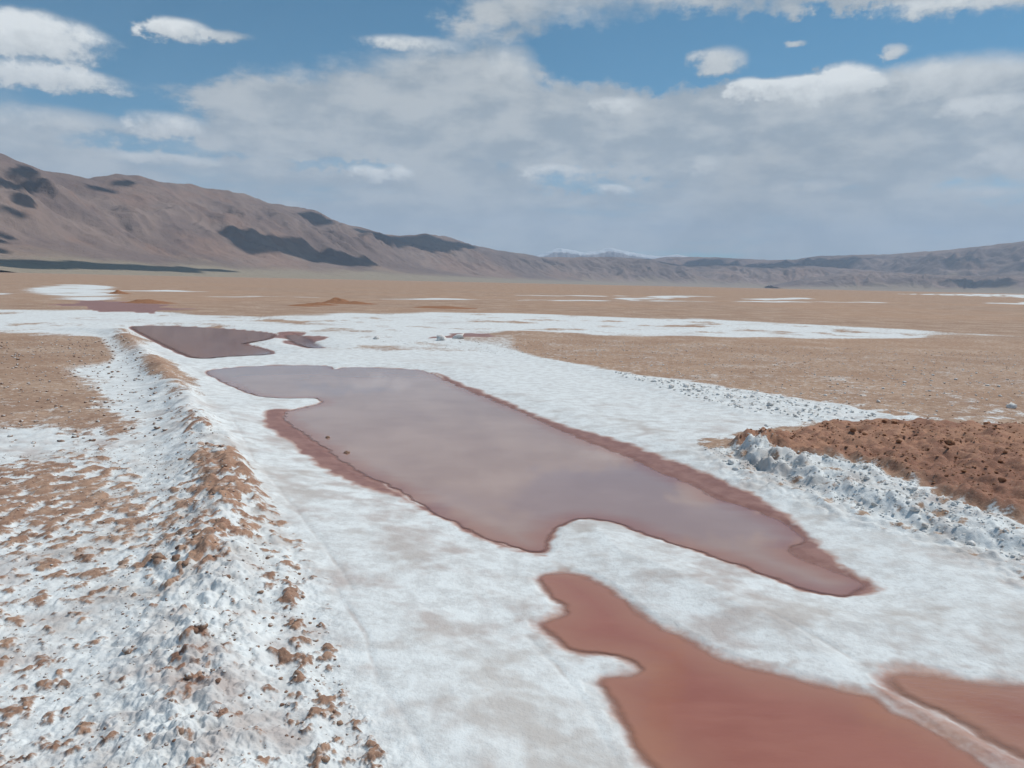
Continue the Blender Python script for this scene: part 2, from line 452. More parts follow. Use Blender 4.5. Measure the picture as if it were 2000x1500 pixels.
def terrain(X, Y, sp):
    """height and surface of the ground at plan positions: z, salt, mud, red, stain, region"""
    X = np.asarray(X, np.float64); Y = np.asarray(Y, np.float64)
    R = np.hypot(X, Y)
    # uneven outlines: the plan is jittered a little before it is looked up
    jx = fbm(X, Y, 1.6, 4, 11, sp) * 0.13; jy = fbm(X, Y, 1.6, 4, 31, sp) * 0.13
    big = np.clip(R / 14.0, 0.5, 4.0)
    fj = sst(R, 10, 30) * R * 0.05
    Xj = X + jx * big + fbm(X, Y, 0.22, 3, 211, sp) * fj; Yj = Y + jy * big + fbm(X, Y, 0.22, 3, 231, sp) * fj * 1.5
    wjx, wjy = shore_jitter(X, Y, sp)
    Xw, Yw = X + wjx, Y + wjy
    n1 = fbm(X, Y, 3.3, 5, 51, sp, 0.55); n2 = fbm(X, Y, 9.0, 4, 71, sp, 0.55); n0 = fbm(X, Y, 0.8, 3, 91, sp)
    nb = fbm(X, Y, 14.0, 3, 131, sp, 0.6)
    def billow(freq, octs, seed):
        out = np.zeros(X.shape, np.float32); a_ = 1.0
        for o_ in range(octs):
            fade = np.clip((1.0 / freq) / sp / 1.5 - 1.0, 0, 1).astype(np.float32)
            out += (np.abs(perlin(X * freq, Y * freq, seed + o_)) - 0.25) * a_ * fade
            freq *= 2.1; a_ *= 0.55
        return out
    bi = billow(4.6, 3, 301)
    dbed = sdf_poly(Xj, Yj, BED, 4.0)
    bw_ = 0.14 * np.clip((R / 10) ** 1.8, 1, 25)
    bed = sst(dbed, bw_, -bw_)
    drough = sdf_poly(Xj, Yj, ROUGH); rough = sst(drough, 0.25, -0.20)
    rough2 = sst(sdf_poly(Xj, Yj, ROUGH2), 0.45, -0.3)
    dm = sdf_poly(Xj, Yj, MOUND); mound = sst(dm, 0.16, -0.16)
    pools = {k: sdf_poly(Xw, Yw, P, 2.5) for k, P in PL.items()}
    dp = np.minimum.reduce(list(pools.values()))
    # --- height
    z = n0 * 0.035 + fbm(X, Y, 0.12, 2, 5, sp) * 0.05
    z = z * sst(dp, 0.0, 1.5) * (1 - 0.75 * bed)
    z += 0.016 * n1 * (1 - bed) * np.clip(R / 6, 0.8, 2.5)
    left = (1 - bed) * (X < 0) * (R < 60)
    # channel bed
    deep = sst(dbed, 0.0, -0.9)
    zb = -0.035 * deep + 0.003 * n1 + 0.002 * n2
    wall = np.clip(dp, -0.4, 2.0)
    zb = np.where(dp < 2.0, ZW + 0.012 + (zb - ZW - 0.012) * sst(dp, -0.02, 0.85), zb)
    z = z * (1 - bed) + zb * bed
    # left bank of spoil
    db, sb, ab = dist_line(X, Y, BERM, 3.5)
    bw = 0.34 + 0.10 * fbm(X, Y, 0.7, 2, 111, sp)
    hb = (0.185 + 0.11 * fbm(X, Y, 1.1, 3, 121, sp) + 0.05 * n1) * sst(ab, -0.02, 0.05) * (0.62 + 0.38 * sst(R, 4.0, 7.5))
    berm = np.exp(-(db / np.where(sb > 0, bw * 1.30, bw * 0.95)) ** 2)
    berm = np.where(db > 50, 0, berm).astype(np.float32)
    z += hb * berm
    db2, _, _ = dist_line(X, Y, BERM_W, 3.0)
    z += 0.16 * np.exp(-(db2 / 0.6) ** 2)
    dl, sl, al = dist_line(X, Y, LIP, 1.5)
    lip = np.exp(-(dl / 0.07) ** 2)
    z += (0.025 + 0.03 * n1) * lip
    # right bank, mound, ridge
    ds, ss, as_ = dist_line(Xj, Yj, SCARP, 3.0)
    sc_h = np.where((ds < 50) & (ss < 0), sst(ds, 0.0, 0.22), 0) * np.maximum(rough, mound)
    tip = np.where((ds < 50) & (ss < 0), sst(ds, 0.0, 0.07) * sst(ds, 0.75, 0.35), 0) * sst(as_, 0.62, 0.40) * sst(as_, 0.06, 0.20) * np.maximum(rough, mound)
    z += sc_h * (0.09 + 0.08 * n1) + tip * (0.07 + 0.14 * n1 + 0.09 * n2)
    z += mound * (0.05 + 0.07 * sst(dm, 0.0, -1.6) + 0.045 * n1 + 0.03 * n2 + 0.015 * nb)
    z += rough * (0.02 * n1 + 0.03 * n2 + 0.03 * nb + 0.045 * bi) + rough2 * (0.04 + 0.05 * n1 + 0.05 * n2 + 0.06 * bi)
    z += mound * 0.055 * bi
    # --- salt cover
    cover = left_salt(X, Y)
    right = sst(X, -0.3, 0.4) * (1 - sst(dbed, 0.0, -0.05))
    tongue = np.full(X.shape, 0.29, np.float32) + 0.22 * n0 - 0.19 * sst(R, 20, 80)
    wl = (1 - right) * sst(R, 34, 26)
    cover = cover * wl + tongue * (1 - wl)
    cover = cover * (1 - bed) + bed
    nl = fbm(X, Y, 7.0, 4, 251, sp, 0.6)
    lf = sst(X, 0.4, -0.2) * sst(R, 20, 10)
    mixn = (n1 * 0.75 + n2 * 0.45) * (1 - lf) + (nl * 0.85 + nb * 0.35 + n1 * 0.25) * lf
    berm_bare = 0.0
    s = cover - 0.5 + 1.05 * mixn * (1 - 0.95 * bed)
    s = s * (1 - sst(bed, 0.6, 0.95)) + np.maximum(s, 0.45) * sst(bed, 0.6, 0.95)
    s = s + 0.06 * berm * (1 - bed) * sst(R, 12, 6) + 0.35 * np.where(sb > 0, np.exp(-((db - 0.55) / 0.28) ** 2), 0) * (db < 50) * sst(R, 7, 10)
    s = s - (0.25 * lf + 0.15 * berm) * (1 - bed) * np.maximum(bi - 0.02, 0)
    fs = fbm(X * 0.55 + Y * 0.06, Y * 0.5, 0.55, 4, 431, None, 0.62)
    farbed = sst(R, 19, 27) * bed
    s = s * (1 - farbed) + farbed * np.minimum(s, 0.20 + 0.95 * fs + 0.25 * n1 - 0.010 * np.clip(X - 8, 0, 30))
    s = s * (1 - rough) + rough * (0.22 + 0.7 * mixn + 0.55 * nb - 0.5 * bi)
    s = s * (1 - rough2) + rough2 * (0.22 + 0.7 * mixn + 0.3 * nb)
    s = s * (1 - mound) + mound * (-0.32 + 0.30 * mixn)
    lipb = lip * sst(n1 + 0.5 * n2 + 0.28 * np.sin(Y * 1.7), 0.0, 0.28) * sst(R, 9, 7)
    s = s - 0.30 * lipb
    for P in STREAKS:
        s = np.maximum(s, -0.6 + sst(sdf_poly(Xj, Yj, P, 8.0), 3.0, -3.0) * (0.70 + 0.5 * n0 + 0.8 * fbm(X, Y, 0.12, 3, 9)))
    d = sdf_poly(Xj, Yj, FARPATCH, 8.0)
    fp = sst(d, 2.5, -3.5)
    s = s * (1 - fp) + fp * (0.16 + 0.9 * fbm(X * 0.8, Y * 0.35, 0.16, 3, 7) + 0.3 * n0)
    # --- lumps of bare soil stand a little above the crust
    field = (1 - bed) * (1 - mound) * (1 - rough)
    z += field * np.clip(0.10 - s, 0, 0.35) * 0.075 * np.where(X < 0, 1, 0.5)
    z += (berm * 0.035 + field * 0.010) * (n2 + 0.7 * nb) + (berm * 0.024 + field * lf * 0.013 + field * (1 - lf) * 0.02) * bi
    # --- mud
    mud = np.zeros(X.shape, np.float32)
    ring = 0.05 + 0.07 * np.clip(n0 + 0.35, 0, 1)
    mud = np.maximum(mud, sst(np.minimum(pools['A'], pools['B']), ring, -0.06))
    pcd = np.minimum(pools['C'], pools['D'])
    mud = np.maximum(mud, 0.74 * sst(sdf_poly(Xj, Yj, DIVIDER), 0.10, -0.05))
    mud = np.maximum(mud, 0.74 * sst(pcd, 0.10 + 0.20 * np.clip(n0 + 0.1 + n1 * .5, 0, 1), -0.07))
    for P in MUDS:
        mud = np.maximum(mud, sst(sdf_poly(Xj, Yj, P) + 0.12 * n1 + 0.08 * n2, 0.10, -0.16))
    # pools: sink the bed below the water, a small cut bank along the main pool's right side
    cut = sst(sdf_poly(X, Y, MUD, 1.5), 0.02, 0.10)
    shore = ZW + np.where(dp < 0, np.maximum(dp * 0.16, -0.06), dp * 0.22 + 0.04 * sst(dp, 0.05, 0.5)) + 0.002 * n2
    z = np.where(dp < 0.5, np.minimum(z, shore), z)
    z = np.where(dp < 0, shore, z)
    # --- pale brown staining of the salt bed, stretched along the channel
    st = fbm(X * 0.8 + Y * 0.3, Y, 1.5, 4, 151, sp, 0.6)
    st2 = fbm(X, Y, 5.0, 3, 171, sp, 0.6)
    stain = np.clip(0.40 + 0.85 * st + 0.40 * st2, 0, 1) * sst(R, 24, 9)
    stain = np.maximum(stain, sst(R, 14, 22) * np.clip(0.22 + 0.75 * fbm(X * 0.45 - Y * 0.1, Y * 0.5, 0.5, 4, 411, None, 0.6), 0, 1))
    stain = np.maximum(stain, 0.9 * sst(dp, 0.40, 0.03) * np.clip(0.35 + 1.1 * st2 + 0.6 * n0, 0, 1))
    for T_ in TRACKS:
        dt_, _, _ = dist_line(X + jx * 0.3, Y + jy * 0.3, T_, 1.0)
        mk = np.exp(-(dt_ / 0.028) ** 2) * bed * sst(dp, 0.02, 0.2)
        stain = np.maximum(stain, mk * (0.55 + 0.5 * n1)); z = z - 0.006 * mk
    red = np.clip(mound * 1.0 + 0.25 * np.exp(-(db / 0.30) ** 2) + 0.34 * sst(X, 0.3, -0.3) * sst(R, 16, 9), 0, 1)
    # --- which piece of ground a point belongs to
    reg = np.zeros(X.shape, np.int8)
    reg[(bed > 0.5)] = 1
    reg[(berm > 0.30) & (bed < 0.5)] = 2
    reg[(np.maximum(mound, rough) > 0.5)] = 3
    return z, s, mud, red, stain, reg


# ------------------------------------------------------------------ materials
def material(name):
    m = bpy.data.materials.new(name)
    m.use_nodes = True
    t = NT(m.node_tree)
    b = m.node_tree.nodes['Principled BSDF']
    return m, t, b


def bump(t, b, h, strength, dist):
    n = t.new('ShaderNodeBump')
    n.inputs['Strength'].default_value = strength
    n.inputs['Distance'].default_value = dist
    t.put(n.inputs['Height'], h)
    t.t.links.new(n.outputs[0], b.inputs['Normal'])


def ground_material():
    m, t, b = material('salt_and_soil')
    at = t.new('ShaderNodeAttribute', attribute_name='surface')
    r, g, bl = t.split(at.outputs['Vector'])
    a = S(t, at.outputs['Alpha'])
    geo = t.new('ShaderNodeNewGeometry')
    P = geo.outputs['Position']
    fine = t.noise(P, 26.0, 4.0, 0.65)
    mid = t.noise(P, 5.5, 4.0, 0.6)
    big = t.noise(P, 0.45, 3.0, 0.55)
    huge = t.noise(P, 0.035, 4.0, 0.55)
    grit = t.noise(P, 90.0, 2.0, 0.6)
    px, py, pz = t.split(P)
    salt = t.sstep(r + (fine - 0.5) * 0.70 + (mid - 0.5) * 0.50, -0.15, 0.09)
    # soil
    soil = t.mix(t.sstep(big + (mid - 0.5) * 0.5, 0.35, 0.68), (0.375, 0.245, 0.172), (0.485, 0.345, 0.252))
    soil = t.mix(t.sstep(huge, 0.38, 0.64) * 0.6, soil, (0.500, 0.315, 0.205))
    soil = t.mix(t.sstep(mid, 0.54, 0.32) * 0.42, soil, (0.235, 0.150, 0.104))
    soil = t.mix(t.sstep(mid, 0.56, 0.70) * 0.45, soil, (0.540, 0.425, 0.330))
    soil = t.mix(bl, soil, t.mix(t.sstep(mid + (big - 0.5) * 0.8, 0.36, 0.64), (0.310, 0.155, 0.104), (0.430, 0.232, 0.148)))
    soil = t.mix(t.sstep(fine, 0.54, 0.30) * 0.55, soil, (0.185, 0.112, 0.080))
    soil = t.mix(t.sstep(grit, 0.58, 0.72) * 0.45, soil, (0.60, 0.50, 0.42))
    fleck = t.noise(P, 8.5, 2.0, 0.6)
    soil = t.mix(t.sstep(fleck + (big - 0.5) * 0.25, 0.60, 0.70) * 0.7 * (1.0 - bl), soil, (0.68, 0.63, 0.57))
    # salt
    sc = t.mix(t.sstep(mid + (fine - 0.5) * 0.6, 0.30, 0.66), (0.640, 0.645, 0.630), (0.800, 0.828, 0.818))
    streak = t.noise(t.xyz(px * 0.55, py * 1.2, 0.0), 2.6, 5.0, 0.62)
    stain = t.sstep(a + (streak - 0.5) * 0.9 + (fine - 0.5) * 0.25, 0.26, 0.88)
    sc = t.mix(stain * 0.75, sc, t.mix(t.sstep(big, 0.4, 0.6), (0.465, 0.385, 0.350), (0.500, 0.455, 0.415)))
    col = t.mix(salt, soil, sc)
    # wet mud
    mudc = t.mix(t.sstep(mid, 0.35, 0.65), (0.270, 0.125, 0.098), (0.350, 0.180, 0.142))
    mudc = t.mix(t.sstep(g, 0.90, 0.74), mudc, t.mix(t.sstep(mid, 0.35, 0.65), (0.385, 0.190, 0.142), (0.460, 0.270, 0.205)))
    mud = t.sstep(g + (fine - 0.5) * 0.45 + (mid - 0.5) * 0.45 + (streak - 0.5) * 0.5, 0.22, 0.92)
    col = t.mix(mud, col, mudc)
    t.put(b.inputs['Base Color'], col)
    t.put(b.inputs['Roughness'], 0.92 - mud * 0.45)
    t.put(b.inputs['Specular IOR Level'], 0.18 + mud * 0.25)
    bump(t, b, (fine * 0.8 + grit * 0.25 + mid * (1.0 - salt) * 0.9) * (1.0 - mud * 0.75), 0.65, 0.014)
    return m


MAT_GROUND = ground_material()


def water_material(name, c0, c1, shallow, rip, rough, clear, reach, swirl=0.7):
    """turbid brine: redder and clearer where it thins out over the shore"""
    m, t, b = material(name)
    geo = t.new('ShaderNodeNewGeometry')
    P = geo.outputs['Position']
    px, py, pz = t.split(P)
    at = t.new('ShaderNodeAttribute', attribute_name='depth')
    d = S(t, at.outputs['Fac'])
    n = t.noise(P, 0.9, 3.0, 0.5)
    n2 = t.noise(t.xyz(px * 0.35, py * 1.3, 0.0), 3.2, 4.0, 0.6)
    col = t.mix(t.sstep(n + (n2 - 0.5) * swirl, 0.32, 0.68), c0, c1)
    col = t.mix(t.sstep(d + (n2 - 0.5) * reach * 0.6, reach, 0.0), col, shallow)
    t.put(b.inputs['Base Color'], col)
    b.inputs['Roughness'].default_value = rough
    b.inputs['IOR'].default_value = 1.38
    rp = t.noise(t.xyz(px * 0.6, py * 1.6, 0.0), 5.0, 3.0, 0.5, 0.5)
    rp2 = t.noise(t.xyz(px * 0.8, py * 2.2, 0.0), 16.0, 2.0, 0.5, 0.3)
    bump(t, b, rp + rp2 * 0.35, rip, 0.02)
    tr = t.new('ShaderNodeBsdfTransparent')
    mx = t.new('ShaderNodeMixShader')
    t.put(mx.inputs[0], t.sstep(d + (n2 - 0.5) * clear * 0.8, 0.0, clear))
    t.t.links.new(tr.outputs[0], mx.inputs[1])
    t.t.links.new(b.outputs[0], mx.inputs[2])
    t.t.links.new(mx.outputs[0], t.t.nodes['Material Output'].inputs['Surface'])
    return m


# ------------------------------------------------------------------ mesh helpers
def mesh_from(name, verts, faces, mats, smooth_shade=True):
    me = bpy.data.meshes.new(name)
    verts = np.asarray(verts, np.float32); faces = np.asarray(faces, np.int32)
    k = faces.shape[1]
    me.vertices.add(len(verts)); me.vertices.foreach_set('co', verts.ravel())
    me.loops.add(faces.size); me.loops.foreach_set('vertex_index', faces.ravel())
    me.polygons.add(len(faces))
    me.polygons.foreach_set('loop_start', np.arange(0, faces.size, k, dtype=np.int32))
    me.polygons.foreach_set('loop_total', np.full(len(faces), k, np.int32))
    me.polygons.foreach_set('use_smooth', np.full(len(faces), smooth_shade))
    for m in mats:
        me.materials.append(m)
    me.update(calc_edges=True)
    return me


def link(name, me, **props):
    o = bpy.data.objects.new(name, me)
    COL.objects.link(o)
    for k, v in props.items():
        o[k] = v
    return o


# ------------------------------------------------------------------ ground
def build_ground():
    ph = np.concatenate([np.linspace(-180, -46, 68)[:-1], np.linspace(-46, 46, 1340), np.linspace(46, 180, 68)[1:]])
    ph = np.radians(ph)
    rows = [0.01, 0.3, 0.7, 1.1, 1.5]
    r = 1.5
    while r < 3.0:
        r *= 1.02; rows.append(r)
    dyv = CAM_H * F_PX / rows[-1]
    while dyv > 8:
        dyv -= 1.85 if dyv > 150 else 1.4
        rows.append(CAM_H * F_PX / dyv)
    r = rows[-1]
    while r < 34000:
        r *= 1.14; rows.append(r)
    rows = np.array(rows)
    nr, nc = len(rows), len(ph)
    RR, PP = np.meshgrid(rows, ph, indexing='ij')
    X = (RR * np.sin(PP)).ravel(); Y = (RR * np.cos(PP)).ravel()
    sp = np.maximum(np.gradient(rows)[:, None] * 0.8, RR * 0.0012) * np.ones_like(PP)
    sp = np.where(np.abs(PP) > rad(46.5), np.maximum(sp, RR * 0.035), sp).ravel()
    z, s, mud, red, stain, reg = terrain(X, Y, sp)
    V = np.stack([X, Y, z], 1).astype(np.float32)
    i = np.arange(nr - 1)[:, None]; j = np.arange(nc - 1)[None, :]
    q = np.stack([i * nc + j, i * nc + j + 1, (i + 1) * nc + j + 1, (i + 1) * nc + j], -1).reshape(-1, 4)

    # vertex normals of the whole sheet, so that the pieces join without seams
    G3 = V.reshape(nr, nc, 3)
    e1 = np.gradient(G3, axis=0); e2 = np.gradient(G3, axis=1)
    N = np.cross(e2, e1).reshape(-1, 3)
    N /= np.linalg.norm(N, axis=1, keepdims=True) + 1e-12
    N[N[:, 2] < 0] *= -1
    C4 = np.stack([s, mud, red, stain], 1).astype(np.float32)
    fr = np.sort(reg[q], axis=1)[:, 1]
    info = {0: ('ground', 'flat brown desert plain flecked with salt reaching to the mountains'),
            1: ('salt_channel_bed', 'smooth white salt crust flooring the channel around the red pools'),
            2: ('earth_bank', 'low crumbly bank of earth and salt along the left edge of the channel'),
            3: ('earth_mound', 'rough red earth mound with a salt crusted edge on the right of the channel')}
    for k, (nm, lab) in info.items():
        f = q[fr == k]
        used, inv = np.unique(f, return_inverse=True)
        me = mesh_from(nm, V[used], inv.reshape(f.shape), [MAT_GROUND])
        a = me.attributes.new('surface', 'FLOAT_COLOR', 'POINT')
        a.data.foreach_set('color', C4[used].ravel())
        me.normals_split_custom_set_from_vertices(N[used].tolist() if False else [tuple(n) for n in N[used]])
        link(nm, me, kind='structure', label=lab)


build_ground()

# ------------------------------------------------------------------ pools
WM = {'A': water_material('pool_water_mauve', (0.375, 0.255, 0.222), (0.425, 0.295, 0.255), (0.360, 0.180, 0.142), 0.005, 0.01, 0.08, 0.40, 0.15),
      'B': water_material('pool_water_violet', (0.225, 0.140, 0.135), (0.285, 0.180, 0.170), (0.270, 0.150, 0.130), 0.02, 0.03, 0.30, 1.2),
      'C': water_material('pool_water_red', (0.345, 0.128, 0.092), (0.405, 0.165, 0.118), (0.425, 0.205, 0.140), 0.10, 0.03, 0.10, 0.45),
      'D': water_material('pool_water_rust', (0.350, 0.135, 0.088), (0.430, 0.200, 0.142), (0.430, 0.225, 0.158), 0.30, 0.05, 0.14, 0.6)}
WM['E'] = WM['B']
WL = {'A': 'large calm mauve pool of brine reflecting the clouds', 'B': 'dark violet pool of brine farther up the channel',
      'C': 'brick red shallow pool at the bottom of the photograph', 'D': 'rippled rust red shallow pool at the lower right corner',
      'E': 'small dark sliver of water beside the violet pool'}
for k, P in PL.items():
    P = np.array(P)
    # the sheet reaches a little under the shore, which rises through it
    nrm = np.roll(P, -1, 0) - np.roll(P, 1, 0)
    nrm = np.stack([nrm[:, 1], -nrm[:, 0]], 1)
    nrm /= np.linalg.norm(nrm, axis=1, keepdims=True) + 1e-9
    area = np.sum(P[:, 0] * np.roll(P[:, 1], -1) - np.roll(P[:, 0], -1) * P[:, 1])
    lo, hi = P.min(0) - 0.2, P.max(0) + 0.2
    st = max((hi - lo).max() / 420, 0.02)
    xs = np.arange(lo[0], hi[0], st); ys = np.arange(lo[1], hi[1], st)
    XX, YY = np.meshgrid(xs, ys, indexing='ij')
    wjx, wjy = shore_jitter(XX.ravel(), YY.ravel(), np.full(XX.size, st))
    sd = sdf_poly(XX.ravel() + wjx, YY.ravel() + wjy, P, 1.0).reshape(XX.shape)
    ok = sd < 0.10
    nx, ny = XX.shape
    idx = np.arange(nx * ny).reshape(nx, ny)
    f = np.stack([idx[:-1, :-1], idx[1:, :-1], idx[1:, 1:], idx[:-1, 1:]], -1)
    keep = ok[:-1, :-1] & ok[1:, :-1] & ok[1:, 1:] & ok[:-1, 1:]
    f = f[keep]
    used, inv = np.unique(f, return_inverse=True)
    V = np.stack([XX.ravel()[used], YY.ravel()[used], np.full(len(used), ZW)], 1)
    me = mesh_from('pool_water', V, inv.reshape(f.shape), [WM[k]])
    at_ = me.attributes.new('depth', 'FLOAT', 'POINT')
    at_.data.foreach_set('value', np.clip(-sd.ravel()[used], -0.2, 5.0).astype(np.float32))
    link('pool_water', me, kind='structure', label=WL[k])


# ------------------------------------------------------------------ mountains
def hill_material(name, rock, rock2, fan, snow=False):
    m, t, b = material(name)
    at = t.new('ShaderNodeAttribute', attribute_name='slope')
    r, g, bl = t.split(at.outputs['Vector'])
    geo = t.new('ShaderNodeNewGeometry')
    P = geo.outputs['Position']
    n = t.noise(P, 0.0022, 6.0, 0.6)
    n2 = t.noise(P, 0.012, 5.0, 0.65)
    n3 = t.noise(P, 0.0009, 4.0, 0.55)
    c = t.mix(t.sstep(n + (n2 - 0.5) * 0.6, 0.36, 0.66), rock, rock2)
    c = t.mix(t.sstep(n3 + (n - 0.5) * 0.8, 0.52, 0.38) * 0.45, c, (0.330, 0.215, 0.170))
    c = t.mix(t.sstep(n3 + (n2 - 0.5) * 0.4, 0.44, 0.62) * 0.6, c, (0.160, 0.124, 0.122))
    c = t.mix(t.sstep(r + (n - 0.5) * 0.45, 0.40, 0.16), c, fan)
    if snow:
        c = t.mix(t.sstep(g + (n2 - 0.5) * 0.12, 0.86, 0.92), c, (0.82, 0.84, 0.86))
    t.put(b.inputs['Base Color'], c)
    b.inputs['Roughness'].default_value = 0.95
    b.inputs['Specular IOR Level'].default_value = 0.1
    bump(t, b, n2 + n * 0.8, 0.8, 26.0)
    return m


def ridge(name, label, crest, width, mat, cols, rows, gully=0.30, wl=520.0, fan_share=0.36, fan_h=0.12, seed=1, base_drop=0.0):
    """a range: crest points (u, v, km) as seen from here, each at its own distance; slopes run down to a foot in front and behind"""
    P = []
    for u, v, km in crest:
        d = ray(u, v)
        h = math.hypot(d[0], d[1])
        R = km * 1000.0
        P.append((d[0] / h * R, d[1] / h * R, CAM_H + d[2] / h * R))
    P = np.array(P)
    seg = np.r_[0, np.cumsum(np.linalg.norm(np.diff(P[:, :2], axis=0), axis=1))]
    s = np.linspace(0, seg[-1], cols)
    cx, cy, cz = (np.interp(s, seg, P[:, i]) for i in range(3))
    k = np.array([1, 2, 3, 2, 1.0]); k /= k.sum()
    czs = np.convolve(np.pad(cz, 2, mode='edge'), k, mode='valid')
    # direction down the front slope: square to the crest, towards the camera's side
    tx, ty = np.gradient(cx), np.gradient(cy)
    kk = np.ones(41) / 41
    tx = np.convolve(np.pad(tx, 20, mode='edge'), kk, mode='valid'); ty = np.convolve(np.pad(ty, 20, mode='edge'), kk, mode='valid')
    L = np.hypot(tx, ty)
    fx, fy = ty / L, -tx / L
    t = np.concatenate([np.linspace(0, 1, rows), np.linspace(1, 1.6, rows // 3)[1:]])
    T, Sx = np.meshgrid(t, s, indexing='ij')
    H = np.maximum(czs, 5.0)[None, :]
    off = (1 - T) * width
    X = cx[None, :] + fx[None, :] * off
    Y = cy[None, :] + fy[None, :] * off
    tf = np.clip(T, 0, 1)
    steep = np.clip((tf - fan_share) / (1 - fan_share), 0, 1)
    prof = fan_h * (tf / fan_share) ** 1.5 * (tf < fan_share) + (tf >= fan_share) * (fan_h + (1 - fan_h) * (0.25 * steep + 0.75 * steep ** 1.25))
    prof = np.where(T > 1, 1 - ((T - 1) / 0.6) * 1.05, prof)
    wx = fbm(X, Y, 1 / 1900.0, 4, seed + 40) * 1100
    g1 = fbm(Sx + wx, T * width * 0.35, 1 / wl, 4, seed, ridged=True)
    g2 = fbm(X, Y, 1 / 700.0, 5, seed + 20, ridged=True)
    env = np.clip((T - fan_share * 0.75) / 0.35, 0, 1) * np.clip((1.02 - T) / 0.30, 0.0, 1)
    Z = H * prof + H * gully * env * (0.75 * g1 + 0.7 * g2 - 0.25)
    Z += H * 0.018 * fbm(X, Y, 1 / 160.0, 3, seed + 60) * np.clip(T * 2, 0, 1)
    Z -= base_drop + 6.0 * (1 - np.clip(T / 0.05, 0, 1))
    Z = np.where(T > 1, np.minimum(Z, H), Z)
    nr, nc = X.shape
    V = np.stack([X, Y, Z], -1).reshape(-1, 3)
    i = np.arange(nr - 1)[:, None]; j = np.arange(nc - 1)[None, :]
    q = np.stack([i * nc + j, i * nc + j + 1, (i + 1) * nc + j + 1, (i + 1) * nc + j], -1).reshape(-1, 4)
    me = mesh_from(name, V, q, [mat])
    a = me.attributes.new('slope', 'FLOAT_COLOR', 'POINT')
    a.data.foreach_set('color', np.stack([tf, np.clip(Z / H, 0, 1), g1, np.ones_like(tf)], -1).astype(np.float32).ravel())
    # keep the faces turned outwards (up)
    up = np.cross(V[q[0, 1]] - V[q[0, 0]], V[q[0, 2]] - V[q[0, 0]])[2]
    if up < 0:
        me.flip_normals()
    return link(name, me, kind='structure', label=label)


M_HILL = hill_material('mountain_rock', (0.215, 0.162, 0.142), (0.290, 0.220, 0.190), (0.345, 0.292, 0.222))
M_HILL2 = hill_material('far_rock', (0.215, 0.160, 0.140), (0.340, 0.255, 0.220), (0.36, 0.29, 0.22))
M_SNOW = hill_material('snow_rock', (0.25, 0.22, 0.21), (0.34, 0.30, 0.28), (0.34, 0.30, 0.26), True)
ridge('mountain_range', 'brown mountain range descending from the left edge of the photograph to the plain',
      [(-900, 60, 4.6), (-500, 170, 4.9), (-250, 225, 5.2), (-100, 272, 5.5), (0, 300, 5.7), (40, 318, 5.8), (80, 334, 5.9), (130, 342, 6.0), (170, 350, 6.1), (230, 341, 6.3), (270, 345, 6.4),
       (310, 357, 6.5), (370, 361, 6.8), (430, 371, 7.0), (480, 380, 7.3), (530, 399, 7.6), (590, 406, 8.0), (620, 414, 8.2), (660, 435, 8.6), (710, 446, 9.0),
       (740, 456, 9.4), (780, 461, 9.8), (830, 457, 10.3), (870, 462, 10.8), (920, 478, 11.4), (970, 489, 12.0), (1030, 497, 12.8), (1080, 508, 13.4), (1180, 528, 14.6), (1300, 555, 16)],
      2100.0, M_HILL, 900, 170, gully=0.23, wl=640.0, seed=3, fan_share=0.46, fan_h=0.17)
ridge('foothills', 'low pinkish foothills along the horizon at the middle of the photograph',
      [(900, 545, 12.0), (980, 515, 12.6), (1040, 502, 13), (1120, 503, 13.4), (1190, 502, 13.8), (1270, 507, 14.2), (1330, 519, 14.5), (1400, 517, 14.8), (1480, 522, 15), (1560, 518, 15.2),
       (1640, 524, 15.4), (1720, 530, 15.5), (1800, 536, 15.6), (1900, 545, 15.7), (2000, 560, 15.8)],
      2000.0, M_HILL2, 500, 70, gully=0.30, wl=420.0, fan_share=0.25, seed=11)
ridge('distant_ridge', 'blue hazy ridge rising towards the right edge of the photograph',
      [(1000, 520, 22), (1150, 512, 21.5), (1250, 510, 21), (1300, 502, 20.5), (1400, 503, 20), (1500, 508, 19.5), (1560, 507, 19), (1600, 500, 18.6), (1680, 498, 18.2), (1740, 497, 18),
       (1800, 492, 17.8), (1860, 488, 17.6), (1900, 483, 17.4), (1960, 476, 17.2), (2000, 472, 17), (2100, 462, 16.8), (2300, 440, 16.5), (2700, 430, 16)],
      3600.0, M_HILL2, 600, 110, gully=0.24, wl=700.0, fan_share=0.2, seed=23)
ridge('eroded_foothills', 'grey eroded foothills below the blue ridge at the right edge',
      [(1500, 558, 12.8), (1580, 543, 12.9), (1640, 536, 13), (1700, 530, 13), (1760, 534, 13), (1820, 537, 13), (1880, 540, 12.9), (1950, 538, 12.8), (2020, 534, 12.6), (2200, 520, 12.4), (2500, 510, 12)],
      1500.0, M_HILL2, 420, 70, gully=0.42, wl=380.0, fan_share=0.2, seed=37)
ridge('snow_peaks', 'tiny snow capped peaks far behind the foothills',
      [(980, 520, 34), (1040, 503, 34), (1065, 495, 34), (1085, 486, 34), (1110, 488, 34), (1140, 494, 34), (1170, 490, 34), (1190, 484, 34), (1212, 489, 34), (1250, 497, 34), (1290, 502, 34), (1322, 497, 34), (1370, 508, 34), (1450, 520, 34)],
      4000.0, M_SNOW, 260, 60, gully=0.35, wl=1200.0, fan_share=0.2, seed=51)


# ------------------------------------------------------------------ clouds overhead whose shadows lie on the range
def ico(sub):
    import bmesh
    bm = bmesh.new()
    bmesh.ops.create_icosphere(bm, subdivisions=sub, radius=1.0)
    v = np.array([x.co[:] for x in bm.verts]); f = np.array([[w.index for w in y.verts] for y in bm.faces])
    bm.free()
    return v, f


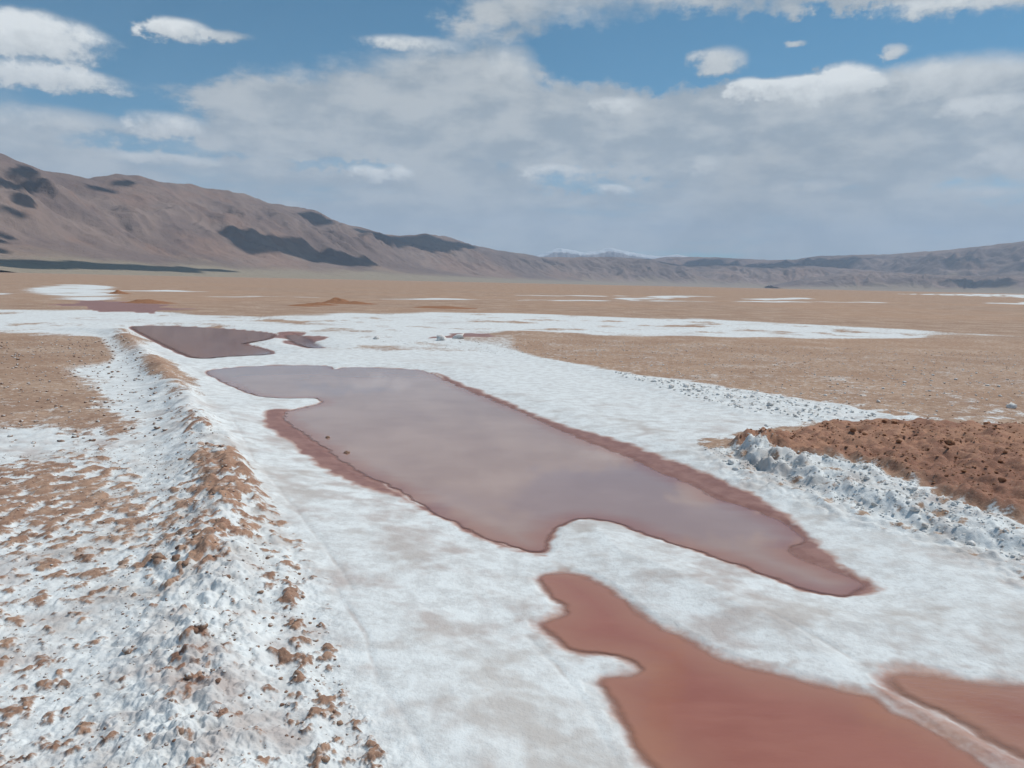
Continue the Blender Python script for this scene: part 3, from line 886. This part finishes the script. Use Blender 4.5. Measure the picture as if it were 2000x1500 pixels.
m_cloud, t_, b_ = material('cloud_white')
b_.inputs['Base Color'].default_value = (0.86, 0.87, 0.88, 1)
b_.inputs['Roughness'].default_value = 1.0
b_.inputs['Specular IOR Level'].default_value = 0.0
bpy.context.view_layer.update()
LAND = [o for o in COL.objects if o.name.split('.')[0] in ('mountain_range', 'foothills', 'distant_ridge', 'eroded_foothills')]


def land_hit(u, v):
    """the slope of the hills that a point of the photograph shows"""
    d = Vector(ray(u, v)); best = None
    for o in LAND:
        ok, loc, nrm_, idx_ = o.ray_cast(Vector((0, 0, CAM_H)), d)
        if ok and (best is None or loc.length < best.length):
            best = loc.copy()
    return None if best is None else np.array(best)


def cloud(outline, alt, seed):
    """a cloud overhead; its outline is that of the shadow it lays on the hills, carried up along the sun's rays"""
    pts = []
    for u, v in outline:
        h = land_hit(u, v)
        if h is None:
            continue
        pts.append((h + SUN_DIR * ((alt - h[2]) / SUN_DIR[2]))[:2])
    if len(pts) < 3:
        return
    P = smooth(pts, 1)
    c = P.mean(0)
    P = P - c
    lo, hi = P.min(0), P.max(0)
    size = (hi - lo).max()
    n = 70
    mg = size * 0.12
    XX, YY = np.meshgrid(np.linspace(lo[0] - mg, hi[0] + mg, n), np.linspace(lo[1] - mg, hi[1] + mg, n), indexing='ij')
    x, y = XX.ravel(), YY.ravel()
    jit = size * 0.03
    sd = sdf_poly(x + fbm(x, y, 6.0 / size, 4, seed + 5) * jit * 2, y + fbm(x, y, 6.0 / size, 4, seed + 9) * jit * 2, P, size)
    inn = np.clip(-sd, 0, None)
    thick = np.sqrt(inn * size * 0.25) * (1 + 0.5 * fbm(x, y, 9.0 / size, 4, seed)) + 8.0
    top = thick; bot = -0.25 * thick
    ok = (sd < 0).reshape(n, n)
    idx = np.arange(n * n).reshape(n, n)
    keep = ok[:-1, :-1] & ok[1:, :-1] & ok[1:, 1:] & ok[:-1, 1:]
    f = np.stack([idx[:-1, :-1], idx[1:, :-1], idx[1:, 1:], idx[:-1, 1:]], -1)[keep]
    if not len(f):
        return
    V = np.concatenate([np.stack([x, y, top], 1), np.stack([x, y, bot], 1)])
    # rim: edges that belong to one face only
    ed = {}
    for q in f:
        for a, b in zip(q, np.roll(q, -1)):
            if (b, a) in ed:
                del ed[(b, a)]
            else:
                ed[(a, b)] = 1
    rim = np.array([(a, a + n * n, b + n * n, b) for a, b in ed])
    F = np.concatenate([f, f[:, ::-1] + n * n, rim])
    used, inv = np.unique(F, return_inverse=True)
    me = mesh_from('cloud', V[used], inv.reshape(F.shape), [m_cloud])
    o = link('cloud', me, kind='structure', label='white cloud high overhead casting its shadow on the mountains')
    o.location = (c[0], c[1], alt)


for i_, (alt_, out_) in enumerate((
        (5200, [(425, 446), (470, 450), (520, 458), (555, 468), (590, 470), (630, 481), (680, 498), (725, 507), (748, 521), (700, 520), (650, 516), (600, 512), (570, 498), (530, 492), (470, 491), (458, 472)]),
        (3600, [(-60, 507), (0, 509), (60, 510), (100, 513), (160, 513), (250, 518), (330, 521), (400, 527), (500, 531), (400, 531.5), (330, 529), (250, 528), (170, 527), (100, 525), (50, 525.5), (0, 522), (-60, 521)]),
        (4600, [(-40, 348), (0, 350), (30, 352), (58, 364), (66, 379), (40, 374), (0, 364), (-40, 362)]),
        (4600, [(15, 337), (50, 324), (86, 338), (82, 350), (40, 346)]), (4700, [(160, 362), (200, 364), (238, 376), (200, 377)]),
        (4700, [(212, 356), (262, 351), (268, 362), (230, 366)]), (5600, [(580, 416), (620, 413), (658, 434), (640, 440), (600, 432)]),
        (6500, [(712, 449), (760, 462), (800, 463), (840, 461), (900, 475), (945, 486), (900, 492), (840, 488), (780, 484), (740, 470)]),
        (10500, [(1270, 508), (1340, 505), (1400, 506), (1540, 511), (1640, 503), (1720, 502), (1700, 514), (1600, 522), (1480, 523), (1380, 518), (1290, 519)]),
        (7000, [(1838, 548), (1870, 543), (1900, 548), (1950, 541), (1972, 549), (1998, 551), (1975, 560), (1940, 557), (1915, 562), (1880, 556)]),
        (9600, [(1780, 506), (1880, 503), (2010, 512), (2010, 533), (1940, 522), (1850, 518)]))):
    cloud(out_, alt_, 400 + 13 * i_)

# ------------------------------------------------------------------ clods and stones
m_clod, t_, b_ = material('clod_soil')
geo_ = t_.new('ShaderNodeNewGeometry')
nn = t_.noise(geo_.outputs['Position'], 18.0, 4.0, 0.6)
ob_ = t_.new('ShaderNodeObjectInfo')
nz_ = t_.split(geo_.outputs['Normal'])[2]
c_ = t_.mix(t_.sstep(nn, 0.35, 0.65), (0.240, 0.140, 0.098), (0.385, 0.260, 0.185))
c_ = t_.mix(t_.sstep(nn + S(t_, ob_.outputs['Random']) * 0.3 + nz_ * 0.2, 0.84, 1.0), c_, (0.70, 0.70, 0.68))
t_.put(b_.inputs['Base Color'], c_)
b_.inputs['Roughness'].default_value = 0.95
b_.inputs['Specular IOR Level'].default_value = 0.15
bump(t_, b_, t_.noise(geo_.outputs['Position'], 60.0, 3.0, 0.6), 0.6, 0.01)
m_red, t_, b_ = material('clod_red_soil')
geo_ = t_.new('ShaderNodeNewGeometry')
nn = t_.noise(geo_.outputs['Position'], 14.0, 4.0, 0.6)
t_.put(b_.inputs['Base Color'], t_.mix(t_.sstep(nn, 0.35, 0.65), (0.255, 0.120, 0.070), (0.410, 0.220, 0.125)))
b_.inputs['Roughness'].default_value = 0.95
b_.inputs['Specular IOR Level'].default_value = 0.1
m_salt, t_, b_ = material('clod_salt')
geo_ = t_.new('ShaderNodeNewGeometry')
nn = t_.noise(geo_.outputs['Position'], 16.0, 4.0, 0.6)
t_.put(b_.inputs['Base Color'], t_.mix(t_.sstep(nn, 0.30, 0.60), (0.58, 0.52, 0.46), (0.84, 0.83, 0.80)))
b_.inputs['Roughness'].default_value = 0.9
b_.inputs['Specular IOR Level'].default_value = 0.2

IV, IF = ico(2)
IV1, IF1 = ico(1)


def lump(seed, V=None):
    V = IV if V is None else V
    r = np.random.RandomState(seed)
    o = r.rand(3) * 50
    n = fbm(V[:, 0] * 1.1 + V[:, 2] * 0.8 + o[0], V[:, 1] * 1.1 - V[:, 2] * 0.7 + o[1], 1.3, 3, seed)
    return V * (1 + 0.75 * n)[:, None] * np.array([1, 0.65 + 0.4 * r.rand(), 0.45 + 0.25 * r.rand()])


LUMPS = {}
for nm_, mt_ in (('soil', m_clod), ('red', m_red), ('salt', m_salt)):
    LUMPS[nm_] = [mesh_from(nm_ + '_clod', lump(300 + i), IF, [mt_]) for i in range(8)]


def inside(P, x, y):
    return sdf_poly(np.array([x]), np.array([y]), P)[0] < 0


rnd = random.Random(12)


def zat(xs, ys):
    return terrain(np.array(xs, float), np.array(ys, float), np.full(len(xs), 0.01))


def scatter(region, n, zl=0.05):
    """plan points spread through an outline given as in the photograph"""
    P = G(region, zl)
    lo, hi = P.min(0), P.max(0)
    out = []
    while len(out) < n:
        m = n * 4
        x = np.array([rnd.uniform(lo[0], hi[0]) for _ in range(m)]); y = np.array([rnd.uniform(lo[1], hi[1]) for _ in range(m)])
        k = sdf_poly(x, y, P) < 0
        out += list(zip(x[k], y[k]))
    return out[:n]


def place(kind, x, y, z, size, name, label, category, group=None, sink=0.25):
    o = link(name, rnd.choice(LUMPS[kind]), label=label, category=category)
    if group:
        o['group'] = group
    o.location = (x, y, z + size * (0.45 - sink))
    o.rotation_euler = (rnd.uniform(-.3, .3), rnd.uniform(-.3, .3), rnd.uniform(0, 6.28))
    o.scale = (size, size * rnd.uniform(0.8, 1.1), size * rnd.uniform(0.8, 1.2))
    return o


# single clods that stand out in the photograph
ONE = [('soil', 640, 855, 0.036, ZW, 'stone', 'smaller brown stone breaking the surface of the mauve pool', 'stone'),
       ('soil', 677, 885, 0.040, ZW, 'stone', 'brown stone in the mauve pool nearest its red muddy shore', 'stone'),
       ('soil', 312, 1108, 0.06, None, 'earth_clod', 'large dark earth clod with a black shadow on the salt left of the bank', 'clod'),
       ('soil', 345, 1112, 0.036, None, 'earth_clod', 'small dark clod just beside the largest dark clod', 'clod'),
       ('soil', 352, 1098, 0.035, None, 'earth_clod', 'smallest dark clod above the pair of dark clods left of the bank', 'clod'),
       ('soil', 250, 1278, 0.036, None, 'earth_clod', 'lone brown clod with dark underside on white salt at lower left', 'clod'),
       ('salt', 425, 905, 0.07, None, 'salt_lump', 'pale salt lump sitting on the orange top of the bank', 'salt lump'),
       ('salt', 1976, 796, 0.10, None, 'salt_lump', 'bright white salt lump on the brown plain near the right edge', 'salt lump'),
       ('salt', 735, 659, 0.16, None, 'salt_lump', 'pale lump on the white band left of the dark streak', 'salt lump'),
       ('salt', 862, 662, 0.22, None, 'salt_lump', 'pale rounded salt lump at the tip of the brown wedge', 'salt lump'),
       ('salt', 895, 660, 0.22, None, 'salt_lump', 'pale rounded salt lump second along the brown wedge', 'salt lump'),
       ('red', 1930, 832, 0.08, None, 'earth_clod', 'dark red clod on the far rim of the red mound', 'clod'),
       ('red', 1852, 892, 0.065, None, 'earth_clod', 'dark red clod in the middle of the red mound', 'clod')]
pts = [gp(u, v, 0.03 if z is None else z) for _, u, v, _, z, *_ in ONE]
zz = zat([p[0] for p in pts], [p[1] for p in pts])[0]
for (kd, u, v, sz, z, nm, lab, cat), p, zt in zip(ONE, pts, zz):
    place(kd, p[0], p[1], zt if z is None else z - 0.01, sz, nm, lab, cat)

SCAT = [('soil', [(300, 880), (440, 880), (470, 1000), (450, 1150), (430, 1480), (330, 1480), (350, 1200), (330, 1000)], 40, 0.014, 0.032, 'earth_clod', 'crumbly brown clod on the salt streaked left bank', 'clod', 'clods on the left bank'),
        ('soil', [(460, 960), (560, 1040), (640, 1200), (700, 1480), (560, 1480), (520, 1250), (480, 1100)], 36, 0.010, 0.024, 'earth_clod', 'small brown clod on the white slope running down to the channel', 'clod', 'clods on the channel slope'),
        ('salt', [(1360, 866), (1500, 872), (1700, 915), (1850, 975), (2000, 1030), (2000, 1075), (1850, 1040), (1560, 945), (1430, 905)], 44, 0.018, 0.048, 'salt_lump', 'salt crusted clod along the rough white edge of the mound', 'salt lump', 'salt lumps below the mound'),
        ('red', [(1540, 845), (1650, 825), (1850, 826), (2000, 836), (2000, 985), (1800, 915), (1640, 872)], 44, 0.022, 0.055, 'earth_clod', 'rusty red clod lying on the red earth mound', 'clod', 'clods on the red mound'),
        ('salt', [(1150, 700), (1500, 715), (2000, 720), (2000, 815), (1780, 808), (1400, 742)], 40, 0.022, 0.050, 'salt_lump', 'white salt lump dotting the brown plain beyond the mound', 'salt lump', 'salt lumps on the plain'),
        ('salt', [(1240, 736), (1500, 775), (1720, 812), (1600, 822), (1400, 780), (1260, 748)], 36, 0.03, 0.075, 'salt_lump', 'salt crusted clod on the broken ridge between channel and plain', 'salt lump', 'salt lumps on the broken ridge')]
for kd, regn, n, s0, s1, nm, lab, cat, grp in SCAT:
    pp = scatter(regn, n)
    members = []
    zz = zat([p[0] for p in pp], [p[1] for p in pp])[0]
    for (x, y), z in zip(pp, zz):
        o = place(kd, x, y, z, s0 + (s1 - s0) * rnd.random() ** 2, nm, lab, cat, grp)
        members.append(o)
    # the ones that the place or the size sets apart
    word = lab.replace('salt crusted', 'crusted')
    for key, pre in ((lambda o: -o.scale[0], 'largest'), (lambda o: o.location.length, 'nearest'), (lambda o: -o.location.length, 'farthest'),
                     (lambda o: o.location.x / o.location.y, 'leftmost'), (lambda o: -o.location.x / o.location.y, 'rightmost')):
        o = min((m for m in members if m['label'] == lab), key=key)
        o['label'] = pre + ' ' + word

# the crumbs nobody could count
CRUMB = [('soil', [(0, 880), (430, 850), (470, 1000), (640, 1200), (760, 1600), (-100, 1600), (-100, 900)], 3000, 0.004, 0.013, 0.05),
         ('soil', [(-100, 660), (240, 660), (420, 850), (-100, 870)], 900, 0.018, 0.05, 0.05),
         ('salt', [(1360, 866), (1500, 872), (1700, 915), (1850, 975), (2100, 1060), (2100, 1120), (1850, 1040), (1560, 945), (1430, 905)], 1900, 0.006, 0.022, 0.05),
         ('red', [(1440, 854), (1620, 822), (1850, 822), (2100, 830), (2100, 1020), (1800, 925), (1640, 880)], 1900, 0.007, 0.024, 0.15),
         ('salt', [(700, 660), (1200, 665), (2100, 690), (2100, 820), (1750, 808), (1350, 742), (1100, 700)], 3000, 0.008, 0.030, 0.03),
         ('soil', [(700, 660), (1200, 665), (2100, 690), (2100, 820), (1750, 808), (1350, 742), (1100, 700)], 1400, 0.008, 0.028, 0.03),
         ('salt', [(1180, 722), (1500, 768), (1740, 812), (1600, 822), (1400, 785)], 500, 0.015, 0.05, 0.05)]
LV = [lump(700 + i, IV1) for i in range(10)]
for kd, mt in (('soil', m_clod), ('red', m_red), ('salt', m_salt)):
    VV, FF, base = [], [], 0
    for k2, regn, n, s0, s1, zl in CRUMB:
        if k2 != kd:
            continue
        pp = scatter(regn, n, zl)
        zz, ss_ = zat([p[0] for p in pp], [p[1] for p in pp])[:2]
        for (x, y), z in zip(pp, zz):
            s_ = s0 + (s1 - s0) * rnd.random() ** 2.5
            a_ = rnd.uniform(0, 6.28); ca, sa = math.cos(a_), math.sin(a_)
            v = LV[rnd.randrange(10)] * s_
            v = np.stack([v[:, 0] * ca - v[:, 1] * sa + x, v[:, 0] * sa + v[:, 1] * ca + y, v[:, 2] + z + s_ * 0.15], 1)
            VV.append(v); FF.append(IF1 + base); base += len(v)
    nm = {'soil': 'soil_crumbs', 'red': 'red_soil_crumbs', 'salt': 'salt_crumbs'}[kd]
    me = mesh_from(nm, np.concatenate(VV), np.concatenate(FF), [mt])
    link(nm, me, kind='stuff', label={'soil': 'loose brown soil crumbs over the left bank and field', 'red': 'loose red soil crumbs over the right mound',
                                      'salt': 'loose white salt crumbs over the plain and mound edge'}[kd], category='rubble')

# low heaps of earth far off on the plain
m_heap = m_red
for u, v, w, h, lab in ((662, 592, 2.4, 1.15, 'tallest reddish earth heap standing on the far plain'), (622, 596, 2.2, 0.6, 'low reddish heap left of the tallest heap on the plain'),
                        (700, 594, 2.6, 0.55, 'low reddish heap right of the tallest heap on the plain'), (865, 602, 4.0, 0.45, 'long low reddish hump beyond the white salt band'),
                        (234, 574, 1.6, 1.0, 'small dark heap at the end of the far white patch'), (290, 592, 2.6, 0.9, 'rounded brown heap beside the pinkish mud'),
                        (590, 598, 1.8, 0.4, 'faint brown hump nearest the left of the reddish heaps')):
    x, y = gp(u, v, 0)
    r = np.random.RandomState(int(u))
    gr = np.linspace(-1.3, 1.3, 34)
    hx, hy = (g_.ravel() for g_ in np.meshgrid(gr, gr, indexing='ij'))
    nn_ = fbm(hx + u, hy, 1.3, 4, int(u), gain=0.6)
    hz = np.exp(-((hx + 0.3 * nn_) ** 2 + hy ** 2) * 2.2) * (1 + 0.9 * nn_) + 0.10 * fbm(hx + u, hy, 5.0, 2, int(u) + 3) - 0.10
    q = np.stack([hx * w * 0.75, hy * w * 0.6, hz * h * 0.36], 1)
    ii = np.arange(33)[:, None]; jj = np.arange(33)[None, :]
    HF = np.stack([ii * 34 + jj, (ii + 1) * 34 + jj, (ii + 1) * 34 + jj + 1, ii * 34 + jj + 1], -1).reshape(-1, 4)
    me = mesh_from('earth_heap', q, HF, [m_heap])
    o = link('earth_heap', me, label=lab, category='earth heap', group='earth heaps on the far plain')
    o.location = (x, y, 0.02)

# ------------------------------------------------------------------ air
HZ = 41000.0
hv = np.array([(sx * HZ, sy * HZ, zz_) for zz_ in (-40.0, 3300.0) for sx, sy in ((-1, -1), (1, -1), (1, 1), (-1, 1))])
hf = np.array([(3, 2, 1, 0), (4, 5, 6, 7), (0, 1, 5, 4), (1, 2, 6, 5), (2, 3, 7, 6), (3, 0, 4, 7)])
m_haze = bpy.data.materials.new('haze_air')
m_haze.use_nodes = True
ht = m_haze.node_tree
ht.nodes.clear()
pv = ht.nodes.new('ShaderNodeVolumePrincipled')
pv.inputs['Color'].default_value = (0.58, 0.77, 1.0, 1)
pv.inputs['Density'].default_value = 3.3e-5
pv.inputs['Anisotropy'].default_value = 0.0
ho = ht.nodes.new('ShaderNodeOutputMaterial')
ht.links.new(pv.outputs[0], ho.inputs['Volume'])
m_haze.cycles.homogeneous_volume = True if hasattr(m_haze.cycles, 'homogeneous_volume') else False
link('haze', mesh_from('haze', hv, hf, [m_haze], False), kind='stuff', label='thin blue haze over the plain before the mountains', category='haze')
